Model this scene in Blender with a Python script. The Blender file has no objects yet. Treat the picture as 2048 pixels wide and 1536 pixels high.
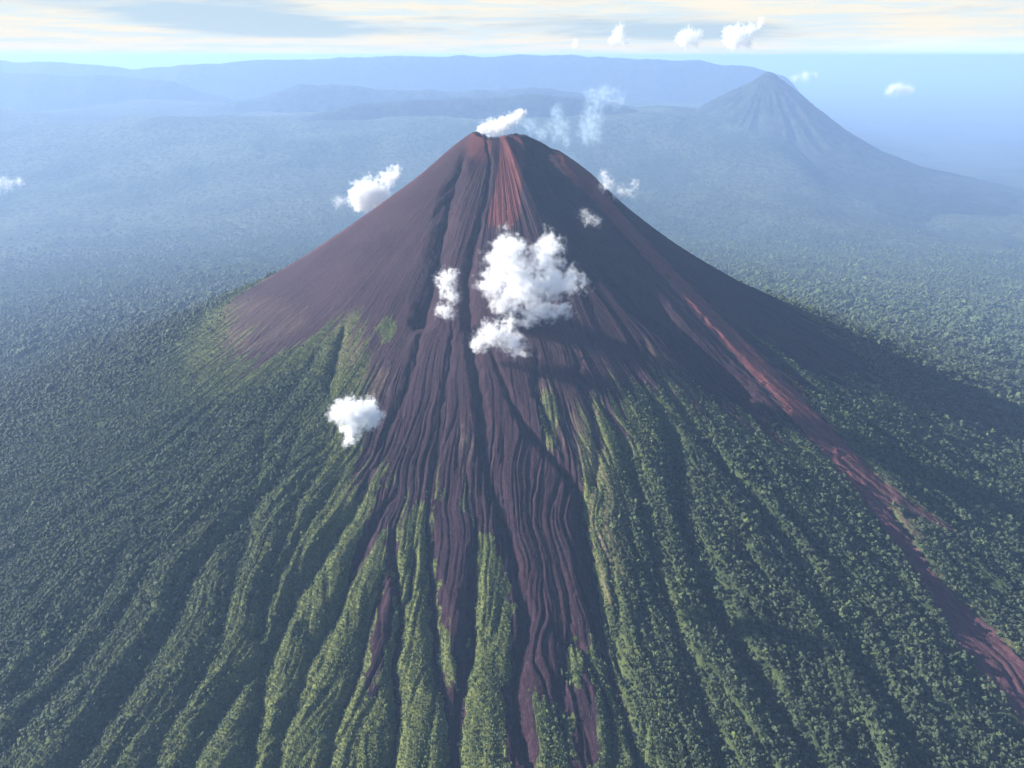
import bpy, math, random
import numpy as np

random.seed(4)
rng = np.random.default_rng(11)
C = bpy.context.scene.collection
scene = bpy.context.scene

# ------------------------------------------------------------------ camera numbers (photograph is 2048 x 1536)
F = 1607.0
PITCH = math.atan(657.0 / F)
CAM = np.array([0.0, -3500.0, 2600.0])
SUMX = -58.0                      # summit a little left of the view axis
cp, sp = math.cos(PITCH), math.sin(PITCH)


def rays(px, py):
    px = np.asarray(px, float); py = np.asarray(py, float)
    a = (px - 1024) / F; b = (768 - py) / F
    return np.stack([a, cp + b * sp, -sp + b * cp], -1)


def point_at(px, py, depth):
    """world point seen at a photo position, at a given distance along the ground"""
    d = rays(px, py)
    return CAM + d * (depth / d[1])


# ------------------------------------------------------------------ noise
_P = np.random.default_rng(5).permutation(4096)
_G = np.random.default_rng(6).uniform(0, 2 * math.pi, 4096)


def perlin(x, y, seed=0):
    x = np.asarray(x, np.float64); y = np.asarray(y, np.float64)
    xi = np.floor(x).astype(np.int64); yi = np.floor(y).astype(np.int64)
    xf = x - xi; yf = y - yi

    def g(ix, iy, fx, fy):
        h = _P[(_P[(ix + seed * 131) & 4095] + iy + seed * 17) & 4095]
        a = _G[h]
        return np.cos(a) * fx + np.sin(a) * fy
    u = xf * xf * xf * (xf * (xf * 6 - 15) + 10)
    v = yf * yf * yf * (yf * (yf * 6 - 15) + 10)
    n00 = g(xi, yi, xf, yf); n10 = g(xi + 1, yi, xf - 1, yf)
    n01 = g(xi, yi + 1, xf, yf - 1); n11 = g(xi + 1, yi + 1, xf - 1, yf - 1)
    return ((n00 * (1 - u) + n10 * u) * (1 - v) + (n01 * (1 - u) + n11 * u) * v) * 1.5


def fbm(x, y, octv=4, seed=0, gain=0.5):
    s = 0; a = 1.0; t = 0
    for o in range(octv):
        s = s + a * perlin(x * 2 ** o, y * 2 ** o, seed + o); t += a; a *= gain
    return s / t


def sstep(a, b, x):
    t = np.clip((x - a) / (b - a), 0, 1)
    return t * t * (3 - 2 * t)


# ------------------------------------------------------------------ base shape of the cone
PR = np.array([0, 60, 105, 300, 600, 900, 1200, 1500, 2000, 2600, 3300, 4200, 5500, 7000, 9000, 14000, 30000, 300000.])
PZ = np.array([2330, 2315, 2282, 2146, 1940, 1745, 1575, 1430, 1228, 1022, 835, 645, 415, 195, -50, -430, -680, -760.])
_rr = np.linspace(0, 16000, 8001)
_zz = np.interp(_rr, PR, PZ)
for _ in range(3):
    k = np.ones(61) / 61
    _zz[200:-200] = np.convolve(_zz, k, 'same')[200:-200]


def base_z(r, th):
    z = np.where(r < 16000, np.interp(r, _rr, _zz), np.interp(r, PR, PZ))
    # right shoulder fuller, left straight
    z = z + 38 * np.exp(-((r - 330) / 260) ** 2) * np.exp(-((th - 1.45) / 0.75) ** 2)
    z = z + 25 * np.exp(-((r - 150) / 140) ** 2) * np.exp(-((th + 1.6) / 0.8) ** 2)
    return z


def base_xy(x, y):
    r = np.hypot(x - SUMX, y); th = np.arctan2(x - SUMX, -y)
    return base_z(r, th)


def hit(px, py):
    """photo position -> point on the smooth cone"""
    d = rays(px, py)
    t = np.full(np.shape(px), 300.0)
    lo = t.copy(); done = np.zeros(np.shape(px), bool)
    for i in range(900):
        p = CAM + d * t[..., None]
        below = p[..., 2] < base_xy(p[..., 0], p[..., 1])
        done |= below
        lo = np.where(done, lo, t)
        t = np.where(done, t, t + 12)
    hi = lo + 12
    for i in range(14):
        m = (lo + hi) / 2; p = CAM + d * m[..., None]
        b = p[..., 2] < base_xy(p[..., 0], p[..., 1])
        hi = np.where(b, m, hi); lo = np.where(b, lo, m)
    p = CAM + d * hi[..., None]
    p[..., 2] = base_xy(p[..., 0], p[..., 1])
    return p


def to_polar(p):
    return np.arctan2(p[..., 0] - SUMX, -p[..., 1]), np.hypot(p[..., 0] - SUMX, p[..., 1])


# ------------------------------------------------------------------ polar grid
th_f = np.arange(-1.85, 1.85, 0.0019)
TH = np.concatenate([np.linspace(-math.pi, -1.85, 230)[:-1], th_f, np.linspace(1.85, math.pi, 230)])
rl = [2.0]
while rl[-1] < 9000:
    r = rl[-1]
    rl.append(r + (4.2 if r < 2700 else 4.2 + (r - 2700) * 0.0085))
RR = np.array(rl); RR[-1] = 9000
NT, NR = len(TH), len(RR)
T2, R2 = np.meshgrid(TH, RR, indexing='ij')
X2 = SUMX + R2 * np.sin(T2); Y2 = -R2 * np.cos(T2)
Z0 = base_z(R2, T2)

# ------------------------------------------------------------------ traced features: (px, py) on the photograph
GUL = [  # points, half width m, depth m
    ([(1062, 285), (1095, 330), (1140, 400), (1190, 480), (1250, 560), (1320, 640), (1400, 710), (1470, 780)], 74, 62),
    ([(973, 274), (983, 325), (973, 396), (959, 445), (948, 487), (934, 550), (937, 607), (941, 660), (950, 740), (965, 830), (974, 930), (994, 1002), (1014, 1048), (1029, 1103), (1037, 1180), (1054, 1240), (1049, 1290), (1029, 1341), (1029, 1406), (1039, 1467), (1065, 1536)], 26, 22),
    ([(928, 312), (909, 364), (892, 431), (881, 501), (868, 560), (845, 640)], 48, 34),
    ([(985, 700), (1004, 760), (1039, 836), (1085, 881), (1135, 937), (1166, 997), (1173, 1088), (1186, 1154), (1201, 1214), (1206, 1265), (1226, 1341), (1251, 1416), (1272, 1492), (1290, 1536)], 30, 28),
    ([(953, 1040), (948, 1139), (943, 1240), (948, 1280), (928, 1341), (923, 1381), (913, 1467), (903, 1536)], 30, 26),
    ([(855, 1002), (857, 1073), (862, 1164), (868, 1240), (870, 1315), (883, 1366), (903, 1432), (908, 1536)], 28, 28),
    ([(787, 1063), (789, 1124), (802, 1214), (799, 1265), (787, 1305), (792, 1366), (797, 1416), (787, 1492), (777, 1536)], 24, 30),
    ([(832, 1083), (827, 1144), (812, 1204), (801, 1225)], 18, 18),
    ([(790, 985), (751, 1043), (726, 1088), (706, 1134), (681, 1204), (645, 1255), (620, 1305), (600, 1366), (570, 1440), (540, 1536)], 28, 32),
    ([(772, 1113), (762, 1179), (736, 1255), (721, 1315), (706, 1366), (686, 1416), (665, 1467), (650, 1536)], 24, 24),
    ([(741, 940), (711, 1022), (681, 1043), (655, 1088), (630, 1124), (600, 1160), (575, 1215), (552, 1270), (527, 1315), (520, 1391), (505, 1467), (485, 1536)], 36, 44),
    ([(690, 940), (640, 1010), (600, 1050), (570, 1110), (545, 1165), (525, 1215), (520, 1265)], 26, 28),
    ([(1105, 1240), (1125, 1275), (1160, 1270), (1180, 1315), (1216, 1391), (1231, 1467), (1226, 1536)], 22, 22),
    ([(1128, 1240), (1132, 1300), (1125, 1360), (1118, 1400), (1125, 1450)], 20, 14),
    ([(1196, 800), (1231, 851), (1250, 886), (1275, 977), (1300, 1063), (1321, 1154), (1351, 1230), (1371, 1305), (1402, 1366), (1450, 1536)], 30, 24),
    ([(1260, 730), (1290, 775), (1341, 851), (1351, 927), (1366, 1013), (1376, 1073), (1412, 1144), (1442, 1214), (1477, 1280), (1523, 1341), (1553, 1396), (1593, 1452), (1640, 1536)], 40, 40),
    ([(1290, 690), (1336, 790), (1402, 876), (1452, 942), (1492, 982), (1518, 1023), (1580, 1104), (1640, 1190), (1700, 1280), (1780, 1400), (1860, 1536)], 36, 26),
    ([(1380, 700), (1442, 826), (1513, 927), (1578, 1023), (1654, 1124), (1755, 1240), (1856, 1391), (1957, 1536)], 26, 14),
    ([(1440, 730), (1490, 800), (1520, 850), (1590, 930), (1680, 1030), (1790, 1160), (1930, 1330), (2048, 1500)], 24, 12),
    ([(535, 820), (505, 1000), (480, 1103), (455, 1179), (439, 1265), (404, 1331), (353, 1396), (290, 1536)], 40, 30),
    ([(600, 850), (560, 960), (505, 1000), (480, 1040), (430, 1080), (384, 1134), (364, 1204), (323, 1260), (227, 1391), (130, 1536)], 44, 38),
    ([(660, 930), (606, 972), (571, 1063), (545, 1124), (525, 1215)], 30, 26),
    ([(560, 1290), (490, 1340), (430, 1420), (370, 1536)], 36, 34),
    ([(260, 1120), (160, 1240), (60, 1360)], 46, 18),
    ([(690, 650), (668, 720), (655, 790)], 24, 22),
    ([(640, 690), (600, 760), (540, 850)], 26, 16),
    ([(600, 690), (520, 770), (440, 860), (350, 960)], 34, 16),
    ([(540, 660), (450, 720), (350, 800), (230, 880)], 34, 16),
    ([(480, 630), (380, 690), (250, 760), (120, 850)], 40, 18),
    ([(440, 590), (320, 650), (180, 710)], 44, 18),
    ([(1150, 700), (1160, 760), (1185, 830), (1200, 900), (1190, 960)], 22, 14),
    ([(1075, 700), (1070, 780), (1100, 850), (1130, 920)], 18, 14),
    ([(905, 620), (900, 720), (880, 830), (868, 930), (860, 1000)], 16, 9),
    ([(850, 640), (820, 760), (770, 880), (720, 960)], 18, 10),
    ([(1560, 700), (1680, 800), (1800, 900), (1920, 1010), (2048, 1120)], 34, 20),
    ([(1500, 650), (1640, 770), (1780, 890), (1900, 1020), (2048, 1190)], 28, 16),
    ([(1700, 740), (1840, 830), (1960, 930), (2048, 1000)], 40, 18),
]
FLOW = [  # the right hand lava channel: centreline and half width in photo px
    [(1120, 300, 8), (1160, 345, 10), (1190, 385, 12), (1225, 430, 12), (1262, 470, 12), (1330, 545, 14), (1400, 618, 16), (1470, 690, 18), (1530, 752, 19),
     (1600, 828, 22), (1680, 912, 28), (1735, 968, 26), (1770, 1030, 16), (1812, 1085, 13), (1860, 1160, 24), (1950, 1262, 36), (2048, 1375, 46), (2150, 1490, 55)],
    [(1700, 930, 12), (1770, 980, 12), (1830, 1020, 9), (1885, 1048, 7), (1940, 1072, 3)],
]


def poly_field(pts_xy, wid, warp=7.0, seed=0):
    """distance / width field of a polyline over the grid, evaluated on a polar window"""
    th, r = np.arctan2(pts_xy[:, 0] - SUMX, -pts_xy[:, 1]), np.hypot(pts_xy[:, 0] - SUMX, pts_xy[:, 1])
    pad = wid.max() * 1.3 + warp
    rmin = max(r.min() - pad, 0); rmax = r.max() + pad
    dth = pad / max(r.min(), 60)
    i0, i1 = np.searchsorted(TH, [th.min() - dth, th.max() + dth]); j0, j1 = np.searchsorted(RR, [rmin, rmax])
    sl = (slice(i0, i1), slice(j0, j1))
    x = X2[sl]; y = Y2[sl]
    x = x + warp * perlin(x / 45, y / 45, 40 + seed) + warp * .4 * perlin(x / 16, y / 16, 60 + seed)
    y = y + warp * perlin(x / 45, y / 45, 50 + seed)
    best = np.full(x.shape, 9.0)
    for k in range(len(pts_xy) - 1):
        a = pts_xy[k]; b = pts_xy[k + 1]; ab = b - a; L = ab @ ab + 1e-6
        t = np.clip(((x - a[0]) * ab[0] + (y - a[1]) * ab[1]) / L, 0, 1)
        d = np.hypot(x - a[0] - t * ab[0], y - a[1] - t * ab[1])
        w = wid[k] + (wid[k + 1] - wid[k]) * t
        best = np.minimum(best, d / w)
    return sl, best


def smooth_line(p, n=4):
    p = np.array(p, float)
    for _ in range(2):
        q = [p[0]]
        for k in range(len(p) - 1):
            q += [p[k] * .75 + p[k + 1] * .25, p[k] * .25 + p[k + 1] * .75]
        q.append(p[-1]); p = np.array(q)
    return p


carve = np.zeros_like(Z0); gully_floor = np.zeros_like(Z0)
for n, (pts, w, dep) in enumerate(GUL):
    p = smooth_line(pts)
    h = hit(p[:, 0], p[:, 1])
    s = np.linspace(0, 1, len(p))
    ww = w * (0.35 + 0.65 * sstep(0, .35, s)) * (1 + .18 * np.sin(s * 23 + n))
    sl, q = poly_field(h[:, :2], ww * 1.35, seed=n)
    ramp = 0.35 + 0.65 * sstep(0, .3, s)
    prof = np.clip(1 - q, 0, 1) ** 1.35
    # depth ramp with distance down the line
    rad = np.hypot(h[:, 0] - SUMX, h[:, 1]); o = np.argsort(rad)
    dr = np.interp(R2[sl], rad[o], (dep * ramp)[o])
    carve[sl] = np.maximum(carve[sl], prof * dr * 1.05)
    gully_floor[sl] = np.maximum(gully_floor[sl], sstep(.42, .12, q))

tw_ = T2 + .004 * perlin(T2 * 60, R2 / 80, 79)
bank = np.zeros_like(Z0)
flow = np.zeros_like(Z0)
for n, pl in enumerate(FLOW):
    p = smooth_line(pl)
    h = hit(p[:, 0], p[:, 1])
    h2 = hit(p[:, 0] + p[:, 2] * .8, p[:, 1] - p[:, 2] * .6)
    wid = np.clip(np.hypot(*(h2 - h)[:, :2].T) * .85, 5, 100)
    sl, q = poly_field(h[:, :2], wid * 1.9, warp=12, seed=70 + n)
    q = q * 1.9 + 0.13 * perlin(tw_[sl] * 260, R2[sl] / 60, 78)
    bank[sl] = np.maximum(bank[sl], np.exp(-((q - 1.22) / .14) ** 2) * sstep(900, 1300, R2[sl]))
    flow[sl] = np.maximum(flow[sl], sstep(1.12, .88, q))
    bed = np.clip(1.25 - q, 0, .6) / .6
    lowp = sstep(1300, 2200, R2[sl])
    carve[sl] = carve[sl] * (1 - bed * (1 - lowp)) + bed ** .8 * (13 if n == 0 else 5) * lowp - bed * 19 * (1 - lowp)
    # lit levee on the far side of the channel
    carve[sl] -= 6 * np.exp(-((q - 1.5) / .25) ** 2)

# procedural ridges and furrows, running downhill, more of them further down
warp_t = 0.06 * fbm(T2 * 3, R2 / 600, 3, 3) + 0.013 * fbm(T2 * 12, R2 / 240, 3, 8) + .003 * fbm(T2 * 45, R2 / 130, 2, 12)
tw = T2 + warp_t * sstep(150, 900, R2)


def ridged(freq, seed, rs):
    return 1 - np.abs(perlin(tw * freq, R2 / rs + seed * 3.1, seed)) * 2


zone_low = sstep(900, 1700, R2) * (1 - sstep(4200, 8000, R2))
zone_up = sstep(120, 400, R2)
rid = np.zeros_like(Z0)
rid += zone_up * (1 - .4 * zone_low) * (7 - 5 * np.exp(-((T2 - .02) / .12) ** 2) * (1 - sstep(400, 800, R2))) * ridged(14, 1, 2200)
rid += zone_low * 13 * (ridged(19, 2, 1500) - .5)
rid += zone_low * 8 * (ridged(43, 3, 900) - .5)
rid += zone_low * 5 * (ridged(95, 4, 420) - .5)
rid += sstep(2600, 4500, R2) * 16 * (ridged(60, 5, 2500) - .5) * (1 - sstep(7000, 9000, R2))
# sharp narrow gullies that branch and join
for fr, sd, dp in ((26, 21, 15), (58, 22, 10), (115, 23, 5)):
    notch = np.clip((ridged(fr, sd, 1000) - .78) / .22, 0, 1) ** 1.2
    rid -= zone_low * dp * notch * 1.6 * (1 - .5 * np.exp(-((T2 + 1.15) / .4) ** 2))
# fine rills on the ash
ashy = sstep(60, 240, R2) * (1 - sstep(1500, 2300, R2))
rid += ashy * 2.2 * ridged(70, 6, 500) + ashy * 1.5 * ridged(150, 7, 260)
rid += sstep(700, 1300, R2) * (1 - sstep(2300, 3000, R2)) * 2.2 * ridged(240, 9, 220)
centre_low = np.exp(-((T2 + .08) / .30) ** 2) * sstep(1300, 1800, R2)
rid *= 1 - .3 * centre_low
rid *= 1 - .5 * np.exp(-((T2 + .03) / .34) ** 2) * sstep(500, 900, R2)
rid *= 1 - .45 * (1 - sstep(700, 1300, R2))
# the left upper flank is smooth scree
left_f = np.exp(-((T2 + 1.15) / .42) ** 2) * sstep(1300, 1800, R2) * (1 - sstep(3500, 5000, R2))
rid *= 1 - .55 * left_f
smooth_left = np.exp(-((T2 + 1.15) / .55) ** 2) * (1 - sstep(950, 1350, R2))
rid *= (1 - .8 * smooth_left)
# broad dark hollow on the upper right, and the shoulder ridge next to it
thr = T2
hol = np.exp(-((thr - 0.62) / .16) ** 2) * sstep(40, 160, R2) * (1 - sstep(520, 900, R2))
rid -= 46 * hol
rid += 16 * np.exp(-((thr - 0.32) / .10) ** 2) * sstep(60, 200, R2) * (1 - sstep(450, 800, R2))
big = 26 * fbm(X2 / 900, Y2 / 900, 3, 21) * sstep(600, 2000, R2)
rough = 1.6 * fbm(X2 / 22, Y2 / 22, 3, 31) * sstep(80, 200, R2)
# broad lava apron bulge down the middle
rid *= 1 - .75 * flow
Z = Z0 + rid + big + rough - carve

# summit crater with a notch towards the viewer
crx = SUMX + 3; cry = 10
cr = np.hypot(X2 - crx, Y2 - cry); ca = np.arctan2(X2 - crx, -(Y2 - cry))
rim = 2280 + 10 * np.sin(ca * 3 + 1) + 9 * fbm(X2 / 40, Y2 / 40, 3, 77) + 9 * fbm(X2 / 13, Y2 / 13, 2, 78) + 14 * np.exp(-((ca + 1.5) / .6) ** 2) + 10 * np.exp(-((ca - 1.0) / .7) ** 2)
rim -= 22 * np.exp(-((ca + .25) / .22) ** 2)
bowl = rim - 75 * (1 - np.clip(cr / 82, 0, 1) ** 2)
Z = np.where(cr < 82, bowl, np.where(cr < 118, bowl * (1 - sstep(82, 118, cr)) + Z * sstep(82, 118, cr), Z))
Z[:, 0] = Z[:, 0].mean()

# ------------------------------------------------------------------ cover masks
BOUND = [(450, 620), (450, 665), (455, 715), (490, 725), (520, 735), (575, 705), (640, 665), (700, 628), (716, 640), (722, 700), (728, 760), (745, 820), (722, 900),
         (700, 960), (745, 985), (775, 1045), (820, 1060), (845, 1020), (870, 1040), (940, 1060), (962, 1045), (1000, 1080), (1100, 1100), (1160, 1090), (1178, 1040), (1166, 980),
         (1150, 900), (1185, 860), (1210, 820), (1235, 790), (1270, 770), (1310, 765), (1380, 780), (1430, 800), (1500, 850), (1545, 870), (1490, 660), (1560, 720), (1640, 790), (1690, 790), (1770, 765)]
bp = np.array(BOUND, float)
bt, br = to_polar(hit(bp[:, 0], bp[:, 1]))
o = np.argsort(bt); bt, br = bt[o], br[o]
Rb = np.interp(T2 + .010 * perlin(T2 * 60, R2 / 300, 15), np.r_[-3.2, bt[0] - .5, bt, bt[-1] + .3, 3.2], np.r_[1150, 1050, br, 1500, 1200])
streak = fbm(tw * 55, R2 / 420, 3, 90) * 1.3 + .8 * fbm(tw * 150, R2 / 200, 2, 95)
bare = sstep(90, -90, R2 - Rb + 190 * streak * (.6 + .4 * sstep(800, 1600, R2)))
bare = np.maximum(bare, flow)


def fill(poly, soft=1):
    p = smooth_line(poly + [poly[0]])
    h = hit(p[:, 0], p[:, 1]); th, r = to_polar(h)
    i0, i1 = np.searchsorted(TH, [th.min() - .03, th.max() + .03]); j0, j1 = np.searchsorted(RR, [r.min() - 30, r.max() + 30])
    sl = (slice(i0, i1), slice(j0, j1))
    t = T2[sl] + (.007 * perlin(T2[sl] * 90, R2[sl] / 50, 17) + .004 * perlin(T2[sl] * 300, R2[sl] / 30, 18)) * soft
    q = R2[sl] + (28 * perlin(T2[sl] * 160, R2[sl] / 90, 19)) * soft
    inside = np.zeros(t.shape, bool)
    for k in range(len(th) - 1):
        x1, y1, x2, y2 = th[k], r[k], th[k + 1], r[k + 1]
        if y1 == y2: continue
        c = ((y1 > q) != (y2 > q)) & (t < (x2 - x1) * (q - y1) / (y2 - y1) + x1)
        inside ^= c
    m = inside.astype(float)
    m[1:-1, 1:-1] = (m[1:-1, 1:-1] * 2 + m[2:, 1:-1] + m[:-2, 1:-1] + m[1:-1, 2:] + m[1:-1, :-2]) / 6
    return sl, m


BARE_P = [
    [(760, 960), (810, 985), (765, 1060), (722, 1130), (697, 1160), (704, 1105), (735, 1045)],
    [(776, 1040), (800, 1050), (785, 1140), (792, 1230), (765, 1330), (752, 1400), (733, 1405), (738, 1290), (768, 1170)],
    [(862, 990), (955, 1030), (947, 1150), (942, 1260), (928, 1380), (915, 1560), (885, 1560), (905, 1400), (884, 1260), (868, 1130)],
    [(962, 1000), (1172, 1000), (1203, 1220), (1213, 1300), (1182, 1250), (1172, 1300), (1196, 1400), (1194, 1560), (1140, 1560), (1150, 1420), (1118, 1400), (1085, 1400), (1058, 1375),
     (1066, 1450), (1085, 1560), (1012, 1560), (1010, 1400), (1030, 1210), (1002, 1120), (974, 1060)],
]
GREEN_P = [
    [(1078, 800), (1095, 765), (1122, 830), (1112, 900), (1084, 862)],
    [(752, 650), (785, 628), (796, 672), (764, 695)],
    [(960, 1050), (982, 1110), (1002, 1230), (1015, 1300), (1000, 1420), (990, 1560), (925, 1560), (940, 1340), (946, 1180), (952, 1090)],
    [(1130, 1280), (1150, 1250), (1168, 1320), (1152, 1375), (1126, 1345)],
    [(1060, 1370), (1090, 1420), (1120, 1500), (1130, 1560), (1088, 1560), (1072, 1470)],
    [(885, 1225), (903, 1290), (918, 1385), (905, 1380), (886, 1300)],
    [(848, 1010), (858, 1100), (862, 1200), (870, 1330), (895, 1560), (790, 1560), (800, 1330), (805, 1230), (830, 1110)],
]
for p in BARE_P:
    sl, m = fill(p); bare[sl] = np.maximum(bare[sl], m)
for p in GREEN_P:
    sl, m = fill(p); bare[sl] = np.minimum(bare[sl], 1 - m)
low_gul = gully_floor * sstep(2600, 1900, R2) * np.exp(-(T2 / .28) ** 2)
bare = np.maximum(bare, .85 * low_gul)

tan = np.zeros_like(bare)
for p in [[(1130, 790), (1185, 800), (1225, 900), (1262, 1060), (1240, 1180), (1205, 1190), (1185, 1080), (1175, 1000), (1150, 930)],
          [(440, 590), (560, 600), (640, 640), (560, 680), (480, 715), (450, 700), (440, 640)],
          [(690, 620), (720, 640), (720, 760), (640, 720)],
          [(915, 850), (930, 845), (945, 900), (940, 925), (922, 925)],
          [(710, 760), (780, 730), (790, 760), (760, 800), (720, 800)],
          [(1080, 770), (1100, 760), (1130, 840), (1120, 900), (1080, 860)],
          [(1290, 670), (1330, 720), (1420, 800), (1380, 800), (1290, 740)],
          [(1760, 975), (1900, 1060), (1870, 1110), (1800, 1050)]]:
    sl, m = fill(p, 2.6); m = m * (.5 if p[0] == (440, 590) else 1)
    tan[sl] = np.maximum(tan[sl], m)
tan *= np.clip(.45 + 1.5 * fbm(tw * 120, R2 / 160, 3, 61), 0, 1)
tan = np.maximum(tan, bank * np.clip(.35 + 1.6 * fbm(T2 * 90, R2 / 120, 3, 63), 0, 1) * .9)   # pale dry edge along the channel's banks
red = np.zeros_like(bare)
for p, v in [([(1000, 268), (1044, 272), (1050, 300), (1042, 360), (1040, 455), (985, 460), (972, 445), (998, 340)], 1.0), ([(940, 262), (985, 268), (978, 330), (930, 310)], .55)]:
    sl, m = fill(p, 1.2)
    red[sl] = np.maximum(red[sl], m * v)
red = np.clip(red + flow * (1 - sstep(900, 2300, R2) * .7) * .95, 0, 1)
scrub = np.clip(np.exp(-((T2 + .12) / .30) ** 2) * 1.0 + sstep(.75, .95, T2) * .0 + sstep(330, 60, R2 - Rb) * .8, 0, 1)
scrub *= np.where(T2 > .25, 1 - sstep(.25, .5, T2) * .6, 1)


# ------------------------------------------------------------------ helpers for objects
def tag(o, label=None, cat=None, group=None, kind=None):
    if label: o['label'] = label
    if cat: o['category'] = cat
    if group: o['group'] = group
    if kind: o['kind'] = kind
    return o


def grid_mesh(name, X, Y, Zg, mat, attrs=None, wrap=False, flip=False):
    nu, nv = X.shape
    co = np.stack([X, Y, Zg], -1).reshape(-1, 3).astype(np.float32)
    idx = np.arange(nu * nv).reshape(nu, nv)
    a = idx[:-1, :-1]; b = idx[1:, :-1]; c = idx[1:, 1:]; d = idx[:-1, 1:]
    quads = np.stack([a, b, c, d], -1).reshape(-1, 4)
    if wrap:
        w = np.stack([idx[-1, :-1], idx[0, :-1], idx[0, 1:], idx[-1, 1:]], -1)
        quads = np.vstack([quads, w])
    if flip: quads = quads[:, ::-1]
    me = bpy.data.meshes.new(name)
    me.vertices.add(len(co)); me.vertices.foreach_set('co', co.ravel())
    n = len(quads)
    me.loops.add(n * 4); me.loops.foreach_set('vertex_index', quads.astype(np.int32).ravel())
    me.polygons.add(n)
    me.polygons.foreach_set('loop_start', np.arange(0, n * 4, 4, dtype=np.int32))
    me.polygons.foreach_set('use_smooth', np.ones(n, bool))
    me.update(calc_edges=True)
    for k, v in (attrs or {}).items():
        at = me.attributes.new(k, 'FLOAT', 'POINT')
        at.data.foreach_set('value', v.reshape(-1).astype(np.float32))
    me.materials.append(mat)
    o = bpy.data.objects.new(name, me); C.objects.link(o)
    return o


class NT_:
    """tiny node-tree builder"""
    def __init__(s, tree): s.t = tree; tree.nodes.clear()

    def n(s, typ, props=None, **inp):
        nd = s.t.nodes.new(typ)
        for k, v in (props or {}).items(): setattr(nd, k, v)
        for k, v in inp.items():
            key = int(k[1:]) if k[0] == '_' and k[1:].isdigit() else k.replace('_', ' ')
            sock = nd.inputs[key]
            if isinstance(v, bpy.types.NodeSocket): s.t.links.new(v, sock)
            else: sock.default_value = v
        return nd

    def math(s, op, a, b=0.0, clamp=False):
        return s.n('ShaderNodeMath', {'operation': op, 'use_clamp': clamp}, _0=a, _1=b).outputs[0]

    def mix(s, f, a, b, mode='MIX'):
        nd = s.t.nodes.new('ShaderNodeMix'); nd.data_type = 'RGBA'; nd.blend_type = mode
        for i, v in ((0, f), (6, a), (7, b)):
            if isinstance(v, bpy.types.NodeSocket): s.t.links.new(v, nd.inputs[i])
            else: nd.inputs[i].default_value = v if i == 0 else (*v, 1)
        return nd.outputs[2]

    def ramp(s, f, a, b, lo=0.0, hi=1.0, interp='SMOOTHSTEP'):
        nd = s.n('ShaderNodeMapRange', {'interpolation_type': interp}, Value=f)
        nd.inputs[1].default_value = a; nd.inputs[2].default_value = b; nd.inputs[3].default_value = lo; nd.inputs[4].default_value = hi
        return nd.outputs[0]

    def noise(s, vec, scale, detail=3, rough=.55, dist=0.0):
        return s.n('ShaderNodeTexNoise', None, Vector=vec, Scale=scale, Detail=detail, Roughness=rough, Distortion=dist).outputs[0]

    def attr(s, name):
        return s.n('ShaderNodeAttribute', {'attribute_name': name}).outputs['Fac']


def new_mat(name):
    m = bpy.data.materials.new(name); m.use_nodes = True
    return m, NT_(m.node_tree)


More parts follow.
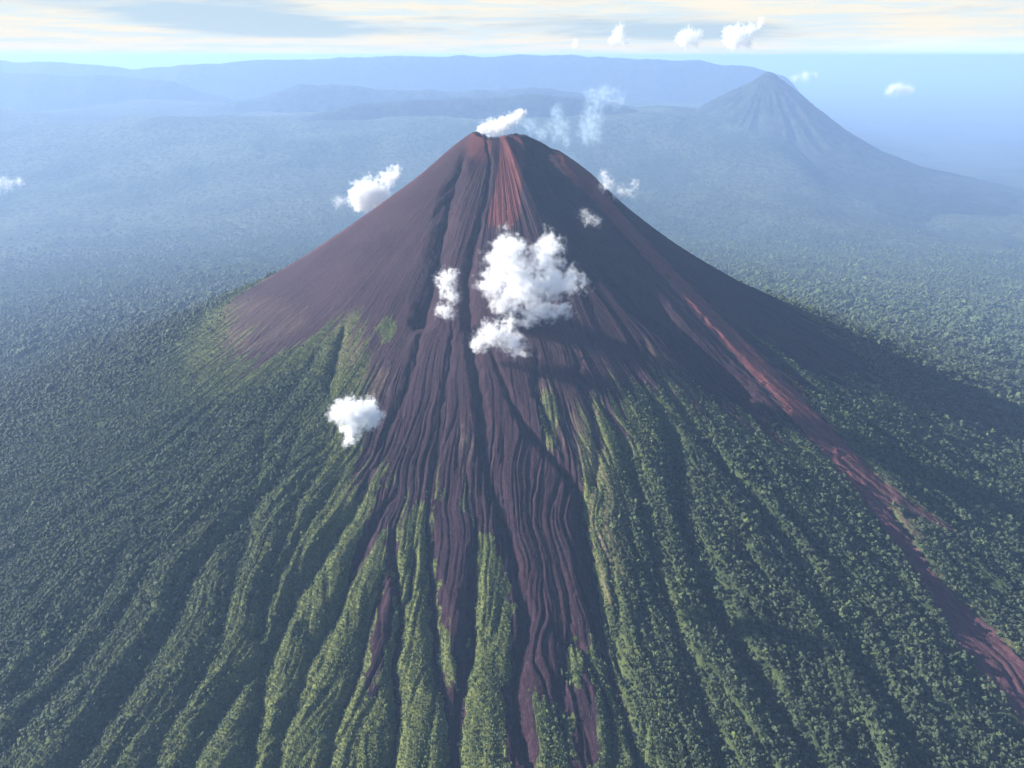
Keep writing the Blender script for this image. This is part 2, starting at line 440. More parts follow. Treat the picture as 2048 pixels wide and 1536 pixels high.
# ------------------------------------------------------------------ terrain material
def volcano_material():
    m, N = new_mat('volcano_ground')
    pos = N.n('ShaderNodeNewGeometry').outputs['Position']
    sep = N.n('ShaderNodeSeparateXYZ', None, _0=pos)
    x = N.math('ADD', sep.outputs[0], -SUMX); y = N.math('MULTIPLY', sep.outputs[1], -1)
    th = N.math('ARCTAN2', x, y)
    r = N.math('SQRT', N.math('ADD', N.math('MULTIPLY', x, x), N.math('MULTIPLY', y, y)))
    polar = N.n('ShaderNodeCombineXYZ', None, _0=N.math('MULTIPLY', th, 40.0), _1=N.math('MULTIPLY', r, .004)).outputs[0]
    s1 = N.noise(polar, 1.0, 4, .6); s2 = N.noise(polar, 4.5, 4, .65); s3 = N.noise(polar, 16, 3, .6)
    n1 = N.noise(pos, .004, 4); n2 = N.noise(pos, .03, 4, .6); n3 = N.noise(pos, .12, 3, .7)
    bare = N.attr('bare'); tan = N.attr('tan'); red = N.attr('red'); scrub = N.attr('scrub')
    # ash and scree
    ash = N.mix(N.ramp(s1, .35, .65), (.015, .005, .010), (.029, .011, .019))
    ash = N.mix(N.ramp(s2, .40, .72), ash, (.047, .021, .030))
    ash = N.mix(N.math('MULTIPLY', N.ramp(s3, .55, .38), .75), ash, (.022, .011, .016))
    ash = N.mix(N.math('MULTIPLY', N.ramp(N.noise(pos, .0075, 5, .65), .48, .62), .6), ash, (.018, .009, .018))
    ash = N.mix(N.math('MULTIPLY', N.ramp(n3, .52, .68), .35), ash, (.085, .062, .064))
    up = N.ramp(r, 1500, 500)
    ash = N.mix(N.math('MULTIPLY', up, N.ramp(n1, .35, .7, .15, .55)), ash, (.064, .038, .046))
    rc = N.mix(N.ramp(s2, .35, .65), (.125, .026, .024), (.20, .075, .066))
    ash = N.mix(N.math('MULTIPLY', N.attr('flow'), .7), ash, (.100, .056, .070))
    ash = N.mix(N.math('MULTIPLY', red, .85), ash, rc)
    # living cover
    gr = N.mix(N.ramp(n2, .35, .65), (.022, .036, .016), (.055, .075, .028))
    gy = N.mix(N.ramp(n3, .35, .65), (.070, .085, .024), (.125, .135, .045))
    gr = N.mix(N.math('MULTIPLY', scrub, N.ramp(n2, .3, .6, .5, 1)), gr, gy)
    tn = N.mix(N.ramp(s3, .35, .65), (.09, .062, .045), (.19, .15, .09))
    b2 = N.ramp(N.math('ADD', bare, N.math('MULTIPLY', N.math('ADD', n3, -.5), .7)), .35, .65)
    lf = N.mix(N.ramp(N.noise(pos, .010, 4, .75), .35, .65), (.040, .058, .032), (.105, .125, .072))
    gr = N.mix(N.ramp(r, 2600, 6000), gr, lf)
    col = N.mix(b2, gr, ash)
    col = N.mix(N.math('MULTIPLY', tan, .7), col, tn)
    bump_h = N.math('ADD', N.math('MULTIPLY', n3, 5.0), N.math('MULTIPLY', N.noise(pos, .4, 2), 1.2))
    bump_h = N.math('ADD', bump_h, N.math('MULTIPLY', s3, 9))
    bmp = N.n('ShaderNodeBump', None, Strength=.55, Distance=1.0, Height=bump_h)
    bs = N.n('ShaderNodeBsdfPrincipled', None, Base_Color=col, Roughness=.95, Normal=bmp.outputs[0])
    bs.inputs['Specular IOR Level'].default_value = .15
    N.n('ShaderNodeOutputMaterial', None, Surface=bs.outputs[0])
    return m


def land_material(name, c1, c2, scale, big_scale):
    m, N = new_mat(name)
    pos = N.n('ShaderNodeNewGeometry').outputs['Position']
    n1 = N.noise(pos, big_scale, 5, .6); n2 = N.noise(pos, scale, 4, .75)
    col = N.mix(N.ramp(n1, .35, .65), c1, c2)
    col = N.mix(N.ramp(n2, .60, .30), col, tuple(v * .25 for v in c1))
    bmp = N.n('ShaderNodeBump', None, Strength=1.0, Distance=1.0, Height=N.math('MULTIPLY', n2, 60.0))
    bs = N.n('ShaderNodeBsdfPrincipled', None, Base_Color=col, Roughness=1, Normal=bmp.outputs[0])
    bs.inputs['Specular IOR Level'].default_value = .1
    N.n('ShaderNodeOutputMaterial', None, Surface=bs.outputs[0])
    return m


M_volc = volcano_material()
M_plain = land_material('lowland_forest', (.050, .072, .040), (.115, .135, .080), .010, .0006)
M_far = land_material('far_forest', (.030, .042, .026), (.055, .062, .045), .004, .0003)

volc = grid_mesh('volcano', X2, Y2, Z, M_volc, {'bare': bare, 'tan': tan, 'red': red, 'scrub': scrub, 'flow': flow}, wrap=True)
tag(volc, 'large steep volcanic cone with bare brown ash slopes, red channels and green gullied foot', 'volcano', kind='structure')

# ------------------------------------------------------------------ lowland sheet, out to the horizon
rg = [8800.0, 9000.0]
while rg[-1] < 160000: rg.append(rg[-1] * 1.02)
rg = np.array(rg); tg = np.linspace(-math.pi, math.pi, 1400, endpoint=False)
TG, RG = np.meshgrid(tg, rg, indexing='ij')
XG = SUMX + RG * np.sin(TG); YG = -RG * np.cos(TG)
def lowland_z(RG, TG, XG, YG):
    ZG = base_z(RG, TG)
    hill = sstep(9000, 16000, RG)
    ZG = ZG + hill * (300 * np.maximum(fbm(XG / 5000, YG / 5000, 4, 41), -.2) + 60 * fbm(XG / 900, YG / 900, 3, 44)) * (1 - .7 * sstep(5000, 25000, XG))
    ZG = ZG + sstep(8500, 17500, YG) * (1 - sstep(5600, 9000, XG - .12 * (YG - 17000))) * (1700 + 330 * fbm(XG / 6000, YG / 3500, 5, 47)) * (1 - .35 * sstep(26000, 60000, YG))
    return ZG


ZG = lowland_z(RG, TG, XG, YG)
ZG[:, 0] = ZG[:, 1] - 60
ZG = np.maximum(ZG, -800)
edge_z = np.interp(TG[:, 1], TH, Z[:, -1])
ZG[:, 1] = edge_z
land = grid_mesh('lowland', XG, YG, ZG, M_plain, wrap=True)
tag(land, 'flat hazy blue forested lowland stretching from the volcano to the horizon', 'lowland', kind='structure')


# ------------------------------------------------------------------ second volcano and far ranges
def patch(name, cx, cy, hx, hy, nx, ny, zf, mat):
    u = np.linspace(-1, 1, nx); v = np.linspace(-1, 1, ny)
    U, V = np.meshgrid(u, v, indexing='ij')
    X = cx + U * hx; Y = cy + V * hy
    edge = np.minimum(sstep(1, .85, np.abs(U)), sstep(1, .7, np.abs(V)))
    Zp = zf(X, Y, U, V) * edge - 900 * (1 - edge)
    return grid_mesh(name, X, Y, Zp, mat)


v2 = point_at(1538, 143, 21000.0)


def second(X, Y, U, V):
    dx = X - v2[0]; dy = Y - v2[1]
    r = np.hypot(dx, dy); t = np.arctan2(dx, -dy)
    pr = np.array([0, 150, 420, 1100, 1600, 2200, 3000, 4000, 5500, 10000]) * .74
    pz = np.array([v2[2], v2[2] - 30, v2[2] - 190, v2[2] - 590, v2[2] - 880, v2[2] - 1190, v2[2] - 1520, v2[2] - 1850, 0, -700.])
    z = np.interp(r, pr, pz)
    z += sstep(150, 900, r) * (1 - sstep(1300, 3200, r)) * (75 * (1 - 2 * np.abs(perlin(t * 5 + .15 * perlin(dx / 900, dy / 900, 2), r / 3000, 71))) + 35 * (1 - 2 * np.abs(perlin(t * 13, r / 1800, 72))))
    # lower shoulders on its left
    for sx, sz, sw in ((-1900, 200, 650), (-2700, 250, 500), (-3400, 330, 600), (-1300, 160, 420)):
        z += sz * np.exp(-((dx - sx) ** 2 + (dy - 300) ** 2) / sw ** 2 / 1.6)
    z += 40 * fbm(X / 700, Y / 700, 4, 73)
    return np.maximum(z, -800)


vol2 = patch('distant_volcano', v2[0], v2[1], 10000, 9000, 420, 380, second, M_far)
tag(vol2, 'smaller blue hazy volcano cone on the horizon to the right of the main cone', 'volcano', kind='structure')


def range_fn(line, dist, depth, seed, rough):
    lx = np.array([p[0] for p in line], float); ly = np.array([p[1] for p in line], float)
    P = np.array([point_at(a, b, dist) for a, b in line])

    def f(X, Y, U, V):
        h = np.interp(X, P[:, 0], P[:, 2]) + (110 * fbm(X / 1500, X * 0 + seed, 4, seed + 5) - (0 if dist > 30000 else 90))
        yy = (Y - (CAM[1] + dist)) / depth
        ridge = np.exp(-(yy / .55) ** 2)
        n = (1 - 2 * np.abs(fbm(X / 4200, Y / 4200, 5, seed)))
        return np.maximum(h * ridge * (1 - rough * (1 - n) * (1 - ridge * .88)), -800) - 700 * (1 - ridge)
    return f, P


RANGES = [
    ([(-250, 150), (0, 118), (60, 122), (150, 127), (280, 136), (400, 128), (500, 121), (640, 116), (800, 111), (1000, 110), (1090, 108), (1150, 107), (1200, 109), (1250, 115), (1400, 121), (1500, 132), (1600, 160), (1700, 200)],
     33000, 4000, 81, .35, 'long flat-topped dark blue mountain range along the whole skyline'),
    ([(150, 250), (420, 205), (520, 185), (600, 162), (660, 160), (760, 168), (900, 176), (1000, 170), (1100, 168), (1200, 190), (1300, 215), (1480, 262)], 25000, 2000, 83, .35, 'low blue ridge below the skyline range behind the smoking summit'),
    ([(200, 330), (420, 262), (600, 225), (720, 200), (820, 190), (950, 184), (1080, 182), (1150, 186), (1220, 196), (1260, 206), (1330, 230), (1520, 275)], 20500, 1700, 84, .4, 'nearest of the low dark blue ridges behind the smoking summit'),
    ([(-300, 150), (-50, 138), (100, 140), (230, 145), (340, 158), (480, 200), (560, 240)], 28000, 5000, 85, .3, 'pale blue hills under the left end of the skyline'),
]
for i, (line, dist, depth, seed, rough, lab) in enumerate(RANGES):
    f, P = range_fn(line, dist, depth, seed, rough)
    cx = (P[0, 0] + P[-1, 0]) / 2; hx = (P[-1, 0] - P[0, 0]) / 2
    o = patch('mountain_range', cx, CAM[1] + dist, hx, depth, 360, 90, f, M_far)
    tag(o, lab, 'mountains', kind='structure')

# ------------------------------------------------------------------ forest
def sample(A, th, r):
    i = np.interp(th, TH, np.arange(NT)); j = np.interp(r, RR, np.arange(NR))
    i0 = np.clip(i.astype(int), 0, NT - 2); j0 = np.clip(j.astype(int), 0, NR - 2)
    fi = i - i0; fj = j - j0
    return (A[i0, j0] * (1 - fi) * (1 - fj) + A[i0 + 1, j0] * fi * (1 - fj) + A[i0, j0 + 1] * (1 - fi) * fj + A[i0 + 1, j0 + 1] * fi * fj)


def scatter(spacing, dmin, dmax, seed):
    g = np.random.default_rng(seed)
    xs = np.arange(-7600, 7600, spacing); ys = np.arange(CAM[1] + 300, CAM[1] + dmax, spacing)
    X, Y = np.meshgrid(xs, ys)
    X = (X + g.uniform(-.5, .5, X.shape) * spacing).ravel(); Y = (Y + g.uniform(-.5, .5, Y.shape) * spacing).ravel()
    d = np.hypot(X, Y - CAM[1])
    dy = Y - CAM[1]
    k = (d > dmin) & (d < dmax) & (np.abs(X) < dy * .80 + 260)
    X, Y, d = X[k], Y[k], d[k]
    k = np.hypot(X - SUMX, Y) < 8950
    X, Y, d = X[k], Y[k], d[k]
    r = np.hypot(X - SUMX, Y); th = np.arctan2(X - SUMX, -Y)
    z = sample(Z, th, r)
    # in (or just outside) the picture
    rel = np.stack([X, Y, z], -1) - CAM
    zc = rel[:, 1] * cp - rel[:, 2] * sp; yc = rel[:, 1] * sp + rel[:, 2] * cp
    u = rel[:, 0] / zc * F; v = yc / zc * F
    k = (np.abs(u) < 1024 * 1.18) & (v > -768 * 1.25)
    X, Y, z, r, th, d = [q[k] for q in (X, Y, z, r, th, d)]
    return X, Y, z, r, th, d, g


pts, scl, tnt, kindv = [], [], [], []
for spacing, dmin, dmax, seed in ((9.0, 0, 3300, 1), (14.5, 3300, 5600, 2), (26.0, 5600, 9200, 4)):
    X, Y, z, r, th, d, g = scatter(spacing, dmin, dmax, seed)
    b = sample(bare, th, r); s = sample(scrub, th, r); tn = sample(tan, th, r); gf = sample(gully_floor, th, r)
    cl = fbm(X / 160, Y / 160, 3, 51)
    keep = (b < .42 + .25 * g.uniform(-1, 1, len(b))) & (g.uniform(0, 1, len(b)) > tn * .8)
    s = np.clip(s + .25 * cl, 0, 1)
    size = (1 - s) * 1.0 + s * .42
    keep &= g.uniform(0, 1, len(b)) > .12 * s + .04
    size = size * np.exp(g.normal(-.06, .28, len(b))) * (1 + .3 * cl)
    size = np.where(g.uniform(0, 1, len(b)) < .05, size * 1.35, size) * spacing / 11.5
    keep &= (b < .3) | (g.uniform(0, 1, len(b)) < .5)
    keep &= cl > -.52 + .2 * g.uniform(-1, 1, len(b))
    keep &= g.uniform(0, 1, len(b)) > .25 * sstep(4500, 8500, d)
    tint = np.clip(.30 + .50 * s + .3 * cl + .25 * sstep(4000, 8500, d) + g.normal(0, .20, len(b)), 0, 1.1)  # trees farther from camera tinted lighter, a haze fade put into their colour
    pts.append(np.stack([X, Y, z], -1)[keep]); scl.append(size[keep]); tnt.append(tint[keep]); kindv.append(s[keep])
# woods going on over the lowland, thinning out with distance
g = np.random.default_rng(9)
X, Y = np.meshgrid(np.arange(-13000, 13000, 36.0), np.arange(-2000, 13500, 36.0))
X = (X + g.uniform(-18, 18, X.shape)).ravel(); Y = (Y + g.uniform(-18, 18, Y.shape)).ravel()
r = np.hypot(X - SUMX, Y); d = np.hypot(X, Y - CAM[1])
k = (d > 9100) & (np.abs(X) < (Y - CAM[1]) * .72) & (g.uniform(0, 1, len(X)) > .2 + .8 * sstep(9500, 16500, d))
X, Y, r = X[k], Y[k], r[k]
z = np.where(r < 8990, sample(Z, np.arctan2(X - SUMX, -Y), np.minimum(r, 9000)), lowland_z(r, np.arctan2(X - SUMX, -Y), X, Y))
cl = fbm(X / 500, Y / 500, 3, 53)
pts.append(np.stack([X, Y, z - 2], -1)); scl.append(np.exp(g.normal(0, .25, len(X))) * 2.3 * (1 + .3 * cl)); tnt.append(np.clip(.6 + .3 * cl + g.normal(0, .2, len(X)), 0, 1.1)); kindv.append(np.zeros(len(X)))
# low shrubs over the scrubby ridges
X, Y, z, r, th, d, g = scatter(6.5, 0, 3000, 3)
b = sample(bare, th, r); s = sample(scrub, th, r)
keep = (b < .5 + .3 * g.uniform(-1, 1, len(b))) & (s > .45 + .3 * g.uniform(-1, 1, len(b)))
pts.append(np.stack([X, Y, z], -1)[keep]); scl.append((g.uniform(.22, .42, len(b)))[keep]); tnt.append(np.clip(.85 + g.normal(0, .2, len(b)), 0, 1.3)[keep]); kindv.append(np.ones(keep.sum()))
pts = np.concatenate(pts); scl = np.concatenate(scl); tnt = np.concatenate(tnt); kindv = np.concatenate(kindv)
print('trees', len(pts))

# three crowns, each of many leafy clumps on a tapered trunk
def crown_mesh(name, seed, mat):
    import bmesh
    rr = random.Random(seed)
    bm = bmesh.new()
    n = 11
    for k in range(n):
        a = rr.uniform(0, 6.283); q = rr.uniform(0, 1) ** .6 * 5.2; h = 11.5 + rr.uniform(-1.5, 2.2) - q * .35
        if k == 0: q = 0; h = 13
        R = rr.uniform(2.0, 3.3)
        tmp = bmesh.ops.create_icosphere(bm, subdivisions=1, radius=R)
        for v in tmp['verts']:
            s = 1 + rr.uniform(-.28, .28)
            v.co = v.co * s; v.co.z *= .78
            v.co.x += q * math.cos(a); v.co.y += q * math.sin(a); v.co.z += h
    tmp = bmesh.ops.create_cone(bm, segments=6, radius1=.55, radius2=.25, depth=13, cap_ends=True)
    for v in tmp['verts']: v.co.z += 5.5
    me = bpy.data.meshes.new(name); bm.to_mesh(me); bm.free()
    me.materials.append(mat)
    return bpy.data.objects.new(name, me)


mt, N = new_mat('foliage')
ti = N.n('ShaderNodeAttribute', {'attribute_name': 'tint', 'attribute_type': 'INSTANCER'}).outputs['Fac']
oc = N.n('ShaderNodeTexCoord').outputs['Object']
nz = N.noise(oc, .35, 3, .6)
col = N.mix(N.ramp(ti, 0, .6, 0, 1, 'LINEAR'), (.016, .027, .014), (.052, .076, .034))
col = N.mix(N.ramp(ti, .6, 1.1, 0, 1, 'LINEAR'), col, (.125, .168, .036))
col = N.mix(N.ramp(nz, .35, .7, 0, .35), col, (.10, .115, .065))
bs = N.n('ShaderNodeBsdfPrincipled', None, Base_Color=col, Roughness=.75)
bs.inputs['Specular IOR Level'].default_value = .25
N.n('ShaderNodeOutputMaterial', None, Surface=bs.outputs[0])
crowns = bpy.data.collections.new('crown_shapes')
for k in range(4): crowns.objects.link(crown_mesh('tree_crown', 20 + k, mt))

me = bpy.data.meshes.new('forest'); me.vertices.add(len(pts)); me.vertices.foreach_set('co', pts.astype(np.float32).ravel())
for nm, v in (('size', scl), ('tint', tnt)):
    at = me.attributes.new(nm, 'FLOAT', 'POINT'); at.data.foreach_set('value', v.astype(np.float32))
at = me.attributes.new('turn', 'FLOAT_VECTOR', 'POINT')
tv = np.zeros((len(pts), 3), np.float32); tv[:, 2] = rng.uniform(0, 6.28, len(pts)); tv[:, 0] = rng.normal(0, .08, len(pts)); at.data.foreach_set('vector', tv.ravel())
forest = bpy.data.objects.new('forest', me); C.objects.link(forest)
gn = bpy.data.node_groups.new('forest_nodes', 'GeometryNodeTree')
gn.interface.new_socket('Geometry', in_out='INPUT', socket_type='NodeSocketGeometry')
gn.interface.new_socket('Geometry', in_out='OUTPUT', socket_type='NodeSocketGeometry')
gi = gn.nodes.new('NodeGroupInput'); go = gn.nodes.new('NodeGroupOutput')
mp = gn.nodes.new('GeometryNodeMeshToPoints'); ip = gn.nodes.new('GeometryNodeInstanceOnPoints')
ci = gn.nodes.new('GeometryNodeCollectionInfo'); ci.inputs['Collection'].default_value = crowns
ci.inputs['Separate Children'].default_value = True; ci.inputs['Reset Children'].default_value = True


def named(nm, typ):
    q = gn.nodes.new('GeometryNodeInputNamedAttribute'); q.data_type = typ; q.inputs[0].default_value = nm
    return q.outputs[0]


L = gn.links.new
L(gi.outputs[0], mp.inputs[0]); L(mp.outputs[0], ip.inputs['Points']); L(ci.outputs[0], ip.inputs['Instance'])
ip.inputs['Pick Instance'].default_value = True
rv = gn.nodes.new('FunctionNodeRandomValue'); rv.data_type = 'INT'; rv.inputs[4].default_value = 0; rv.inputs[5].default_value = 3
L(rv.outputs[2], ip.inputs['Instance Index'])
L(named('size', 'FLOAT'), ip.inputs['Scale'])
eu = gn.nodes.new('FunctionNodeEulerToRotation'); L(named('turn', 'FLOAT_VECTOR'), eu.inputs[0]); L(eu.outputs[0], ip.inputs['Rotation'])
L(ip.outputs[0], go.inputs[0])
md = forest.modifiers.new('forest', 'NODES'); md.node_group = gn
tag(forest, 'dense green rainforest canopy covering the lower slopes and gully ridges of the volcano', 'forest', kind='stuff')


# ------------------------------------------------------------------ clouds: real volumes in lumpy closed shells
def cloud(name, blobs, depth, dens, label, cat, group=None, thick=.75, noise=1.0, wisp=.6, g=.0, col=(1, 1, 1), thr=.28, flat=1.0):
    """blobs: (px, py, radius px[, extra depth m]) seen at distance `depth` metres"""
    ctr = point_at(blobs[0][0], blobs[0][1], depth)
    c3, rad = [], []
    for b in blobs:
        dd = b[3] if len(b) > 3 else random.uniform(-.4, .4) * b[2] * depth / F
        p = point_at(b[0], b[1], depth + dd); c3.append(p - ctr); rad.append(b[2] * np.linalg.norm(p - CAM) / F)
    import bmesh
    bm = bmesh.new()
    for p, R in zip(c3, rad):
        t = bmesh.ops.create_icosphere(bm, subdivisions=3, radius=R * 1.3)
        for v in t['verts']:
            v.co.y *= thick
            v.co.x += p[0]; v.co.y += p[1]; v.co.z += p[2]
    me = bpy.data.meshes.new(name); bm.to_mesh(me); bm.free()
    o = bpy.data.objects.new(name, me); C.objects.link(o)
    rm = o.modifiers.new('remesh', 'REMESH'); rm.mode = 'VOXEL'; rm.voxel_size = min(rad) * .25
    dg = bpy.context.evaluated_depsgraph_get()
    m2 = bpy.data.meshes.new_from_object(o.evaluated_get(dg)); o.modifiers.clear(); o.data = m2; m2.name = name
    o.location = ctr
    m, N = new_mat(name + '_vapour'); m2.materials.clear(); m2.materials.append(m)
    oc = N.n('ShaderNodeTexCoord').outputs['Object']
    rm_ = float(np.mean(rad))
    q = oc
    for sc_, am in ((.8, 1.1 * wisp), (2.6, .45 * wisp)):
        nz = N.n('ShaderNodeTexNoise', None, Vector=oc, Scale=sc_ / rm_ * noise, Detail=4, Roughness=.6)
        off = N.n('ShaderNodeVectorMath', {'operation': 'SUBTRACT'}, _0=nz.outputs['Color'], _1=(.5, .5, .5)).outputs[0]
        sc = N.n('ShaderNodeVectorMath', {'operation': 'SCALE'}, _0=off); sc.inputs['Scale'].default_value = rm_ * 2 * am
        q = N.n('ShaderNodeVectorMath', {'operation': 'ADD'}, _0=q, _1=sc.outputs[0]).outputs[0]
    nlow = nz.outputs[0]
    q2 = N.n('ShaderNodeVectorMath', {'operation': 'MULTIPLY'}, _0=q, _1=(1, 1 / thick, 1)).outputs[0]
    tot = None
    for p, R in zip(c3, rad):
        d = N.n('ShaderNodeVectorMath', {'operation': 'DISTANCE'}, _0=q2, _1=(p[0], p[1] / thick, p[2])).outputs['Value']
        s_ = N.ramp(d, R * 1.05, 0, 0, 1, 'LINEAR')
        s_ = N.math('MULTIPLY', s_, s_)
        tot = s_ if tot is None else N.math('ADD', tot, s_)
    f = N.math('SQRT', tot)
    nf = N.noise(oc, 3.4 / rm_ * noise, 6, .68)
    f = N.math('ADD', f, N.math('MULTIPLY', N.math('ADD', nf, -.5), 2.2))
    e = N.ramp(f, thr - .04, thr + .55, 0, 1, 'LINEAR')
    dn = N.math('MULTIPLY', N.math('POWER', e, 2.0), N.math('MULTIPLY', N.ramp(tot, .004, .05), dens * 3.6))
    # nothing at the shell itself
    raw = None
    pv = N.n('ShaderNodeVolumePrincipled', None, Density=dn, Anisotropy=g)
    pv.inputs['Color'].default_value = (*col, 1)
    if cat == 'smoke': pv.inputs['Color'].default_value = (.72, .88, 1, 1)
    N.n('ShaderNodeOutputMaterial', None, Volume=pv.outputs[0])
    tag(o, label, cat, group)
    return o


cloud('cloud', [(1050, 570, 72), (1010, 520, 62), (1020, 485, 42), (1090, 510, 50), (1115, 565, 55), (1150, 560, 42), (985, 560, 48), (1010, 610, 48), (1080, 620, 48), (1100, 480, 30), (1050, 650, 34), (1125, 620, 36)],
      2620, .045, 'big bright white cloud in front of the brown middle slope of the volcano', 'cloud', thr=.42)
cloud('cloud', [(985, 668, 46), (955, 685, 28), (1030, 685, 40), (1045, 715, 28), (1015, 650, 34)], 2480, .028, 'low ragged white cloud just below the big one, over the dark gullied slope', 'cloud', thr=.38)
cloud('cloud', [(893, 560, 34), (905, 590, 28), (890, 625, 30), (905, 545, 22)], 2620, .03, 'thin wispy narrow cloud directly left of the big cloud on the slope', 'cloud', thr=.40, wisp=.7)
cloud('cloud', [(712, 828, 48), (745, 832, 36), (680, 822, 34), (705, 860, 32), (698, 885, 20), (735, 815, 34)], 1830, .06, 'small bright white cloud alone above the lower left forest edge', 'cloud', thr=.34)
cloud('cloud', [(745, 385, 42), (775, 360, 30), (715, 385, 28), (720, 405, 30), (790, 345, 18), (760, 400, 34)], 4150, .03, 'white cloud rising from behind the upper left ridge of the volcano', 'cloud', thr=.34)
cloud('cloud', [(678, 403, 20), (692, 398, 16)], 4200, .006, 'faint pinkish scrap of cloud at the left end of the cloud behind the ridge', 'cloud', thr=.34)
cloud('cloud', [(1215, 365, 26), (1240, 385, 24), (1260, 385, 20), (1205, 350, 16), (1270, 365, 14)], 3320, .012, 'thin white wisp drifting along the upper right ridge of the volcano', 'cloud', thr=.36, wisp=.8)
cloud('cloud', [(1178, 435, 22), (1195, 442, 16), (1165, 425, 14)], 3050, .010, 'tiny white wisp over the dark upper right hollow', 'cloud', thr=.36, wisp=.8)
cloud('cloud', [(15, 366, 18), (40, 363, 14), (-10, 370, 20)], 9500, .004, 'small flat white cloud over the lowland at the left edge', 'cloud', thr=.3)
cloud('steam', [(985, 256, 24), (1002, 252, 24), (1020, 243, 22), (1036, 233, 17), (963, 259, 16), (1046, 228, 11)], 3540, .05, 'dense white steam blowing right out of the summit crater', 'steam', thr=.3)
cloud('smoke', [(1120, 250, 34), (1110, 225, 24), (1085, 262, 26), (1130, 280, 26), (1060, 250, 24)], 3900, .0035, 'pale blue smoke wisp low beside the summit crater', 'smoke', wisp=.9, thr=.3)
cloud('smoke', [(1185, 235, 40), (1195, 200, 32), (1180, 270, 34), (1215, 185, 26), (1240, 200, 24), (1175, 180, 18)], 4100, .003, 'taller pale blue smoke column drifting right of the summit', 'smoke', wisp=.9, thr=.3)
# cumulus along the skyline, above the haze
for bl, D, lab in (
    ([(1236, 64, 15), (1240, 74, 15), (1225, 80, 14), (1242, 54, 11), (1250, 82, 12)], 70000, 'small upright white cumulus, leftmost of the tall ones above the skyline'),
    ([(1380, 70, 20), (1362, 74, 16), (1398, 68, 14), (1372, 84, 15), (1390, 84, 15)], 70000, 'squat cream cumulus between two taller ones above the skyline'),
    ([(1480, 70, 26), (1503, 60, 18), (1462, 72, 20), (1520, 48, 14), (1495, 84, 18), (1470, 86, 18), (1452, 60, 12)], 70000, 'largest cream cumulus above the skyline, just left over the distant volcano'),
    ([(1152, 84, 9), (1150, 90, 8)], 70000, 'tiny pale puff of cloud standing on the skyline range'),
):
    cloud('cumulus', bl, D, .0009, lab, 'cloud', thr=.26)
for bl, D, lab in (
    ([(1800, 178, 18), (1782, 180, 14), (1820, 180, 14)], 17000, 'small low white cloud out over the hazy plain right of the distant volcano'),
    ([(1612, 152, 14), (1590, 155, 11), (1632, 150, 10)], 23500, 'small white cloud just behind the right shoulder of the distant volcano'),
):
    cloud('cloud', bl, D, .004, lab, 'cloud', thr=.26)

# ------------------------------------------------------------------ haze
TOP = CAM[2] + 70
import bmesh
bm = bmesh.new(); bmesh.ops.create_cube(bm, size=1.0)
B = 165000.0
for v in bm.verts:
    v.co.x *= 2 * B; v.co.y *= 2 * B; v.co.z = TOP if v.co.z > 0 else -1300.0
me = bpy.data.meshes.new('haze'); bm.to_mesh(me); bm.free()
hz = bpy.data.objects.new('haze', me); C.objects.link(hz)
m, N = new_mat('haze'); me.materials.append(m)
pv = N.n('ShaderNodeVolumePrincipled', None, Density=.000034, Anisotropy=.12)
pv.inputs['Color'].default_value = (.42, .63, 1.0, 1)
N.n('ShaderNodeOutputMaterial', None, Volume=pv.outputs[0])
tag(hz, 'blue haze filling the air over the lowland and around the volcano', 'haze', kind='stuff')

# ------------------------------------------------------------------ sky, sun
SUN_EL = math.radians(26); SUN_AZ = math.radians(-80)      # azimuth from +Y, clockwise positive to +X
w = bpy.data.worlds.new('World'); scene.world = w; w.use_nodes = True
N = NT_(w.node_tree)
sky = N.n('ShaderNodeTexSky', {'sky_type': 'NISHITA', 'sun_disc': False, 'sun_elevation': SUN_EL, 'sun_rotation': SUN_AZ, 'altitude': 2600.0, 'air_density': 1.0, 'dust_density': 1.5})
gen = N.n('ShaderNodeTexCoord').outputs['Generated']
sep = N.n('ShaderNodeSeparateXYZ', None, _0=gen)
az = N.math('ARCTAN2', sep.outputs[0], sep.outputs[1]); el = N.math('ARCSINE', sep.outputs[2])
v1 = N.n('ShaderNodeCombineXYZ', None, _0=N.math('MULTIPLY', az, 5.0), _1=N.math('MULTIPLY', el, 60.0)).outputs[0]
c1 = N.noise(v1, 1.0, 6, .6, .4)
v2_ = N.n('ShaderNodeCombineXYZ', None, _0=N.math('MULTIPLY', az, 10.0), _1=N.math('MULTIPLY', el, 170.0), _2=3.0).outputs[0]
c2 = N.noise(v2_, 1.0, 5, .6, .2)


def spot(px, py, rx, ry):
    a = math.atan((px - 1024) / F / math.cos(0)); e = (111 - py) / F
    da = N.math('MULTIPLY', N.math('SUBTRACT', az, a), F / rx); de = N.math('MULTIPLY', N.math('SUBTRACT', el, e), F / ry)
    d = N.math('ADD', N.math('MULTIPLY', da, da), N.math('MULTIPLY', de, de))
    return N.math('EXPONENT', N.math('MULTIPLY', d, -1.0))


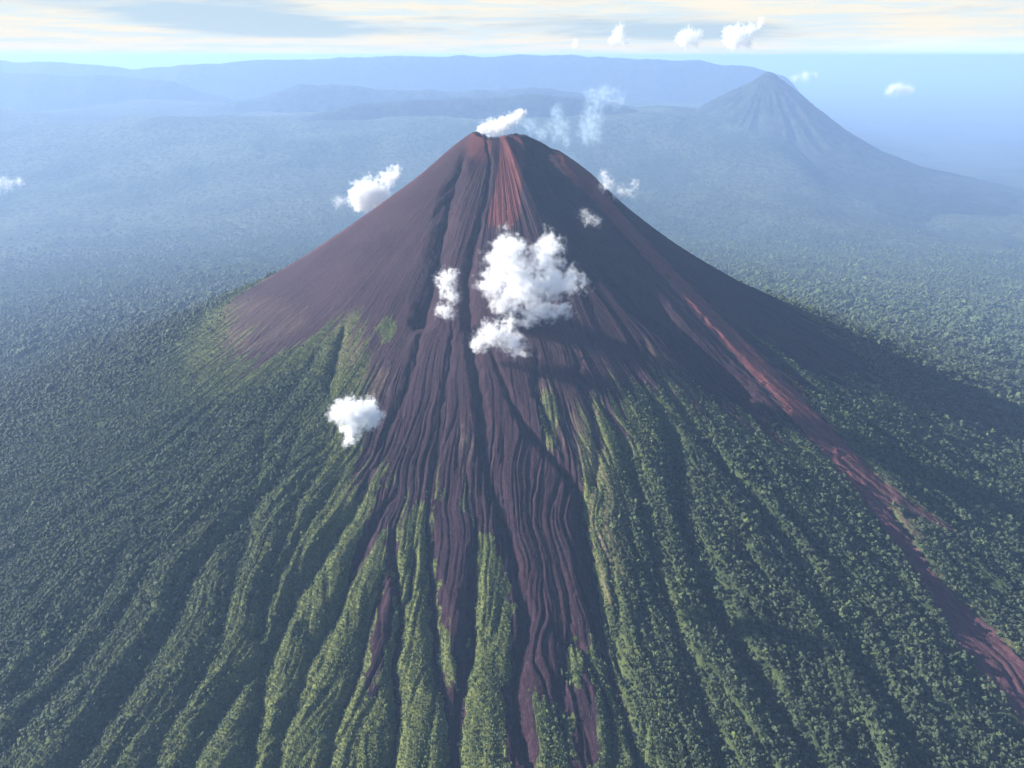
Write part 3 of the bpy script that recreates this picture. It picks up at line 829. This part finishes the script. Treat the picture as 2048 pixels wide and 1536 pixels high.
f = N.math('ADD', N.math('MULTIPLY', c1, .9), N.math('MULTIPLY', c2, .45))
for (px, py, rx, ry, a) in ((790, 25, 120, 40, .35), (180, 85, 230, 40, .30), (1700, 100, 380, 45, .30), (800, 95, 420, 14, .35), (590, 60, 190, 26, -.35), (300, 12, 260, 14, -.18), (960, 50, 120, 30, -.10), (1450, 10, 600, 60, .22), (60, 20, 90, 20, .15), (1370, 72, 230, 26, -.30), (420, 40, 90, 14, -.2), (980, 20, 60, 40, .2)):
    f = N.math('ADD', f, N.math('MULTIPLY', spot(px, py, rx, ry), a))
f = N.math('ADD', f, N.ramp(el, .03, -.002, 0, .10))
cov = N.ramp(f, .52, .86)
low = N.ramp(el, .16, .075)
cov = N.math('MULTIPLY', cov, low)
skyc = N.mix(1.0, sky.outputs[0], (.05, .05, .05), 'MULTIPLY')
gap = N.mix(N.ramp(el, .15, .07, 0, .85), skyc, (.18, .235, .29))
warm = N.mix(N.ramp(c2, .4, .65), (.35, .325, .275), (.27, .31, .325))
fin = N.mix(cov, gap, warm)
veil = N.math('MULTIPLY', N.ramp(az, .22, .50), N.ramp(el, .024, 0, 0, .9))
veil = N.math('MAXIMUM', veil, N.ramp(el, .006, 0, 0, .3))
fin = N.mix(veil, fin, (.30, .40, .44))
bg = N.n('ShaderNodeBackground', None, Color=fin, Strength=1.0)
N.n('ShaderNodeOutputWorld', None, Surface=bg.outputs[0])

sl = bpy.data.lights.new('sun', 'SUN'); sl.energy = 5.0; sl.angle = math.radians(.5); sl.color = (1, .95, .88)
so = bpy.data.objects.new('sun', sl); C.objects.link(so)
sd = np.array([math.sin(SUN_AZ) * math.cos(SUN_EL), math.cos(SUN_AZ) * math.cos(SUN_EL), math.sin(SUN_EL)])
from mathutils import Vector
so.rotation_euler = Vector(-sd).to_track_quat('-Z', 'Y').to_euler()
so.location = (-3000, 0, 5000)

# ------------------------------------------------------------------ camera and render
cd = bpy.data.cameras.new('camera'); co = bpy.data.objects.new('camera', cd); C.objects.link(co)
cd.sensor_width = 36; cd.lens = 36 * F / 2048; cd.clip_start = 1; cd.clip_end = 500000
co.location = CAM; co.rotation_euler = (math.pi / 2 - PITCH, 0, 0)
scene.camera = co
scene.view_settings.view_transform = 'Standard'; scene.view_settings.look = 'None'
scene.view_settings.exposure = 1.55; scene.view_settings.gamma = 1
cy = scene.cycles
cy.max_bounces = 12; cy.diffuse_bounces = 2; cy.glossy_bounces = 1; cy.volume_bounces = 12; cy.transparent_max_bounces = 6
cy.use_adaptive_sampling = True; cy.adaptive_threshold = .02
cy.use_denoising = True
cy.volume_step_rate = 1.0; cy.volume_max_steps = 256
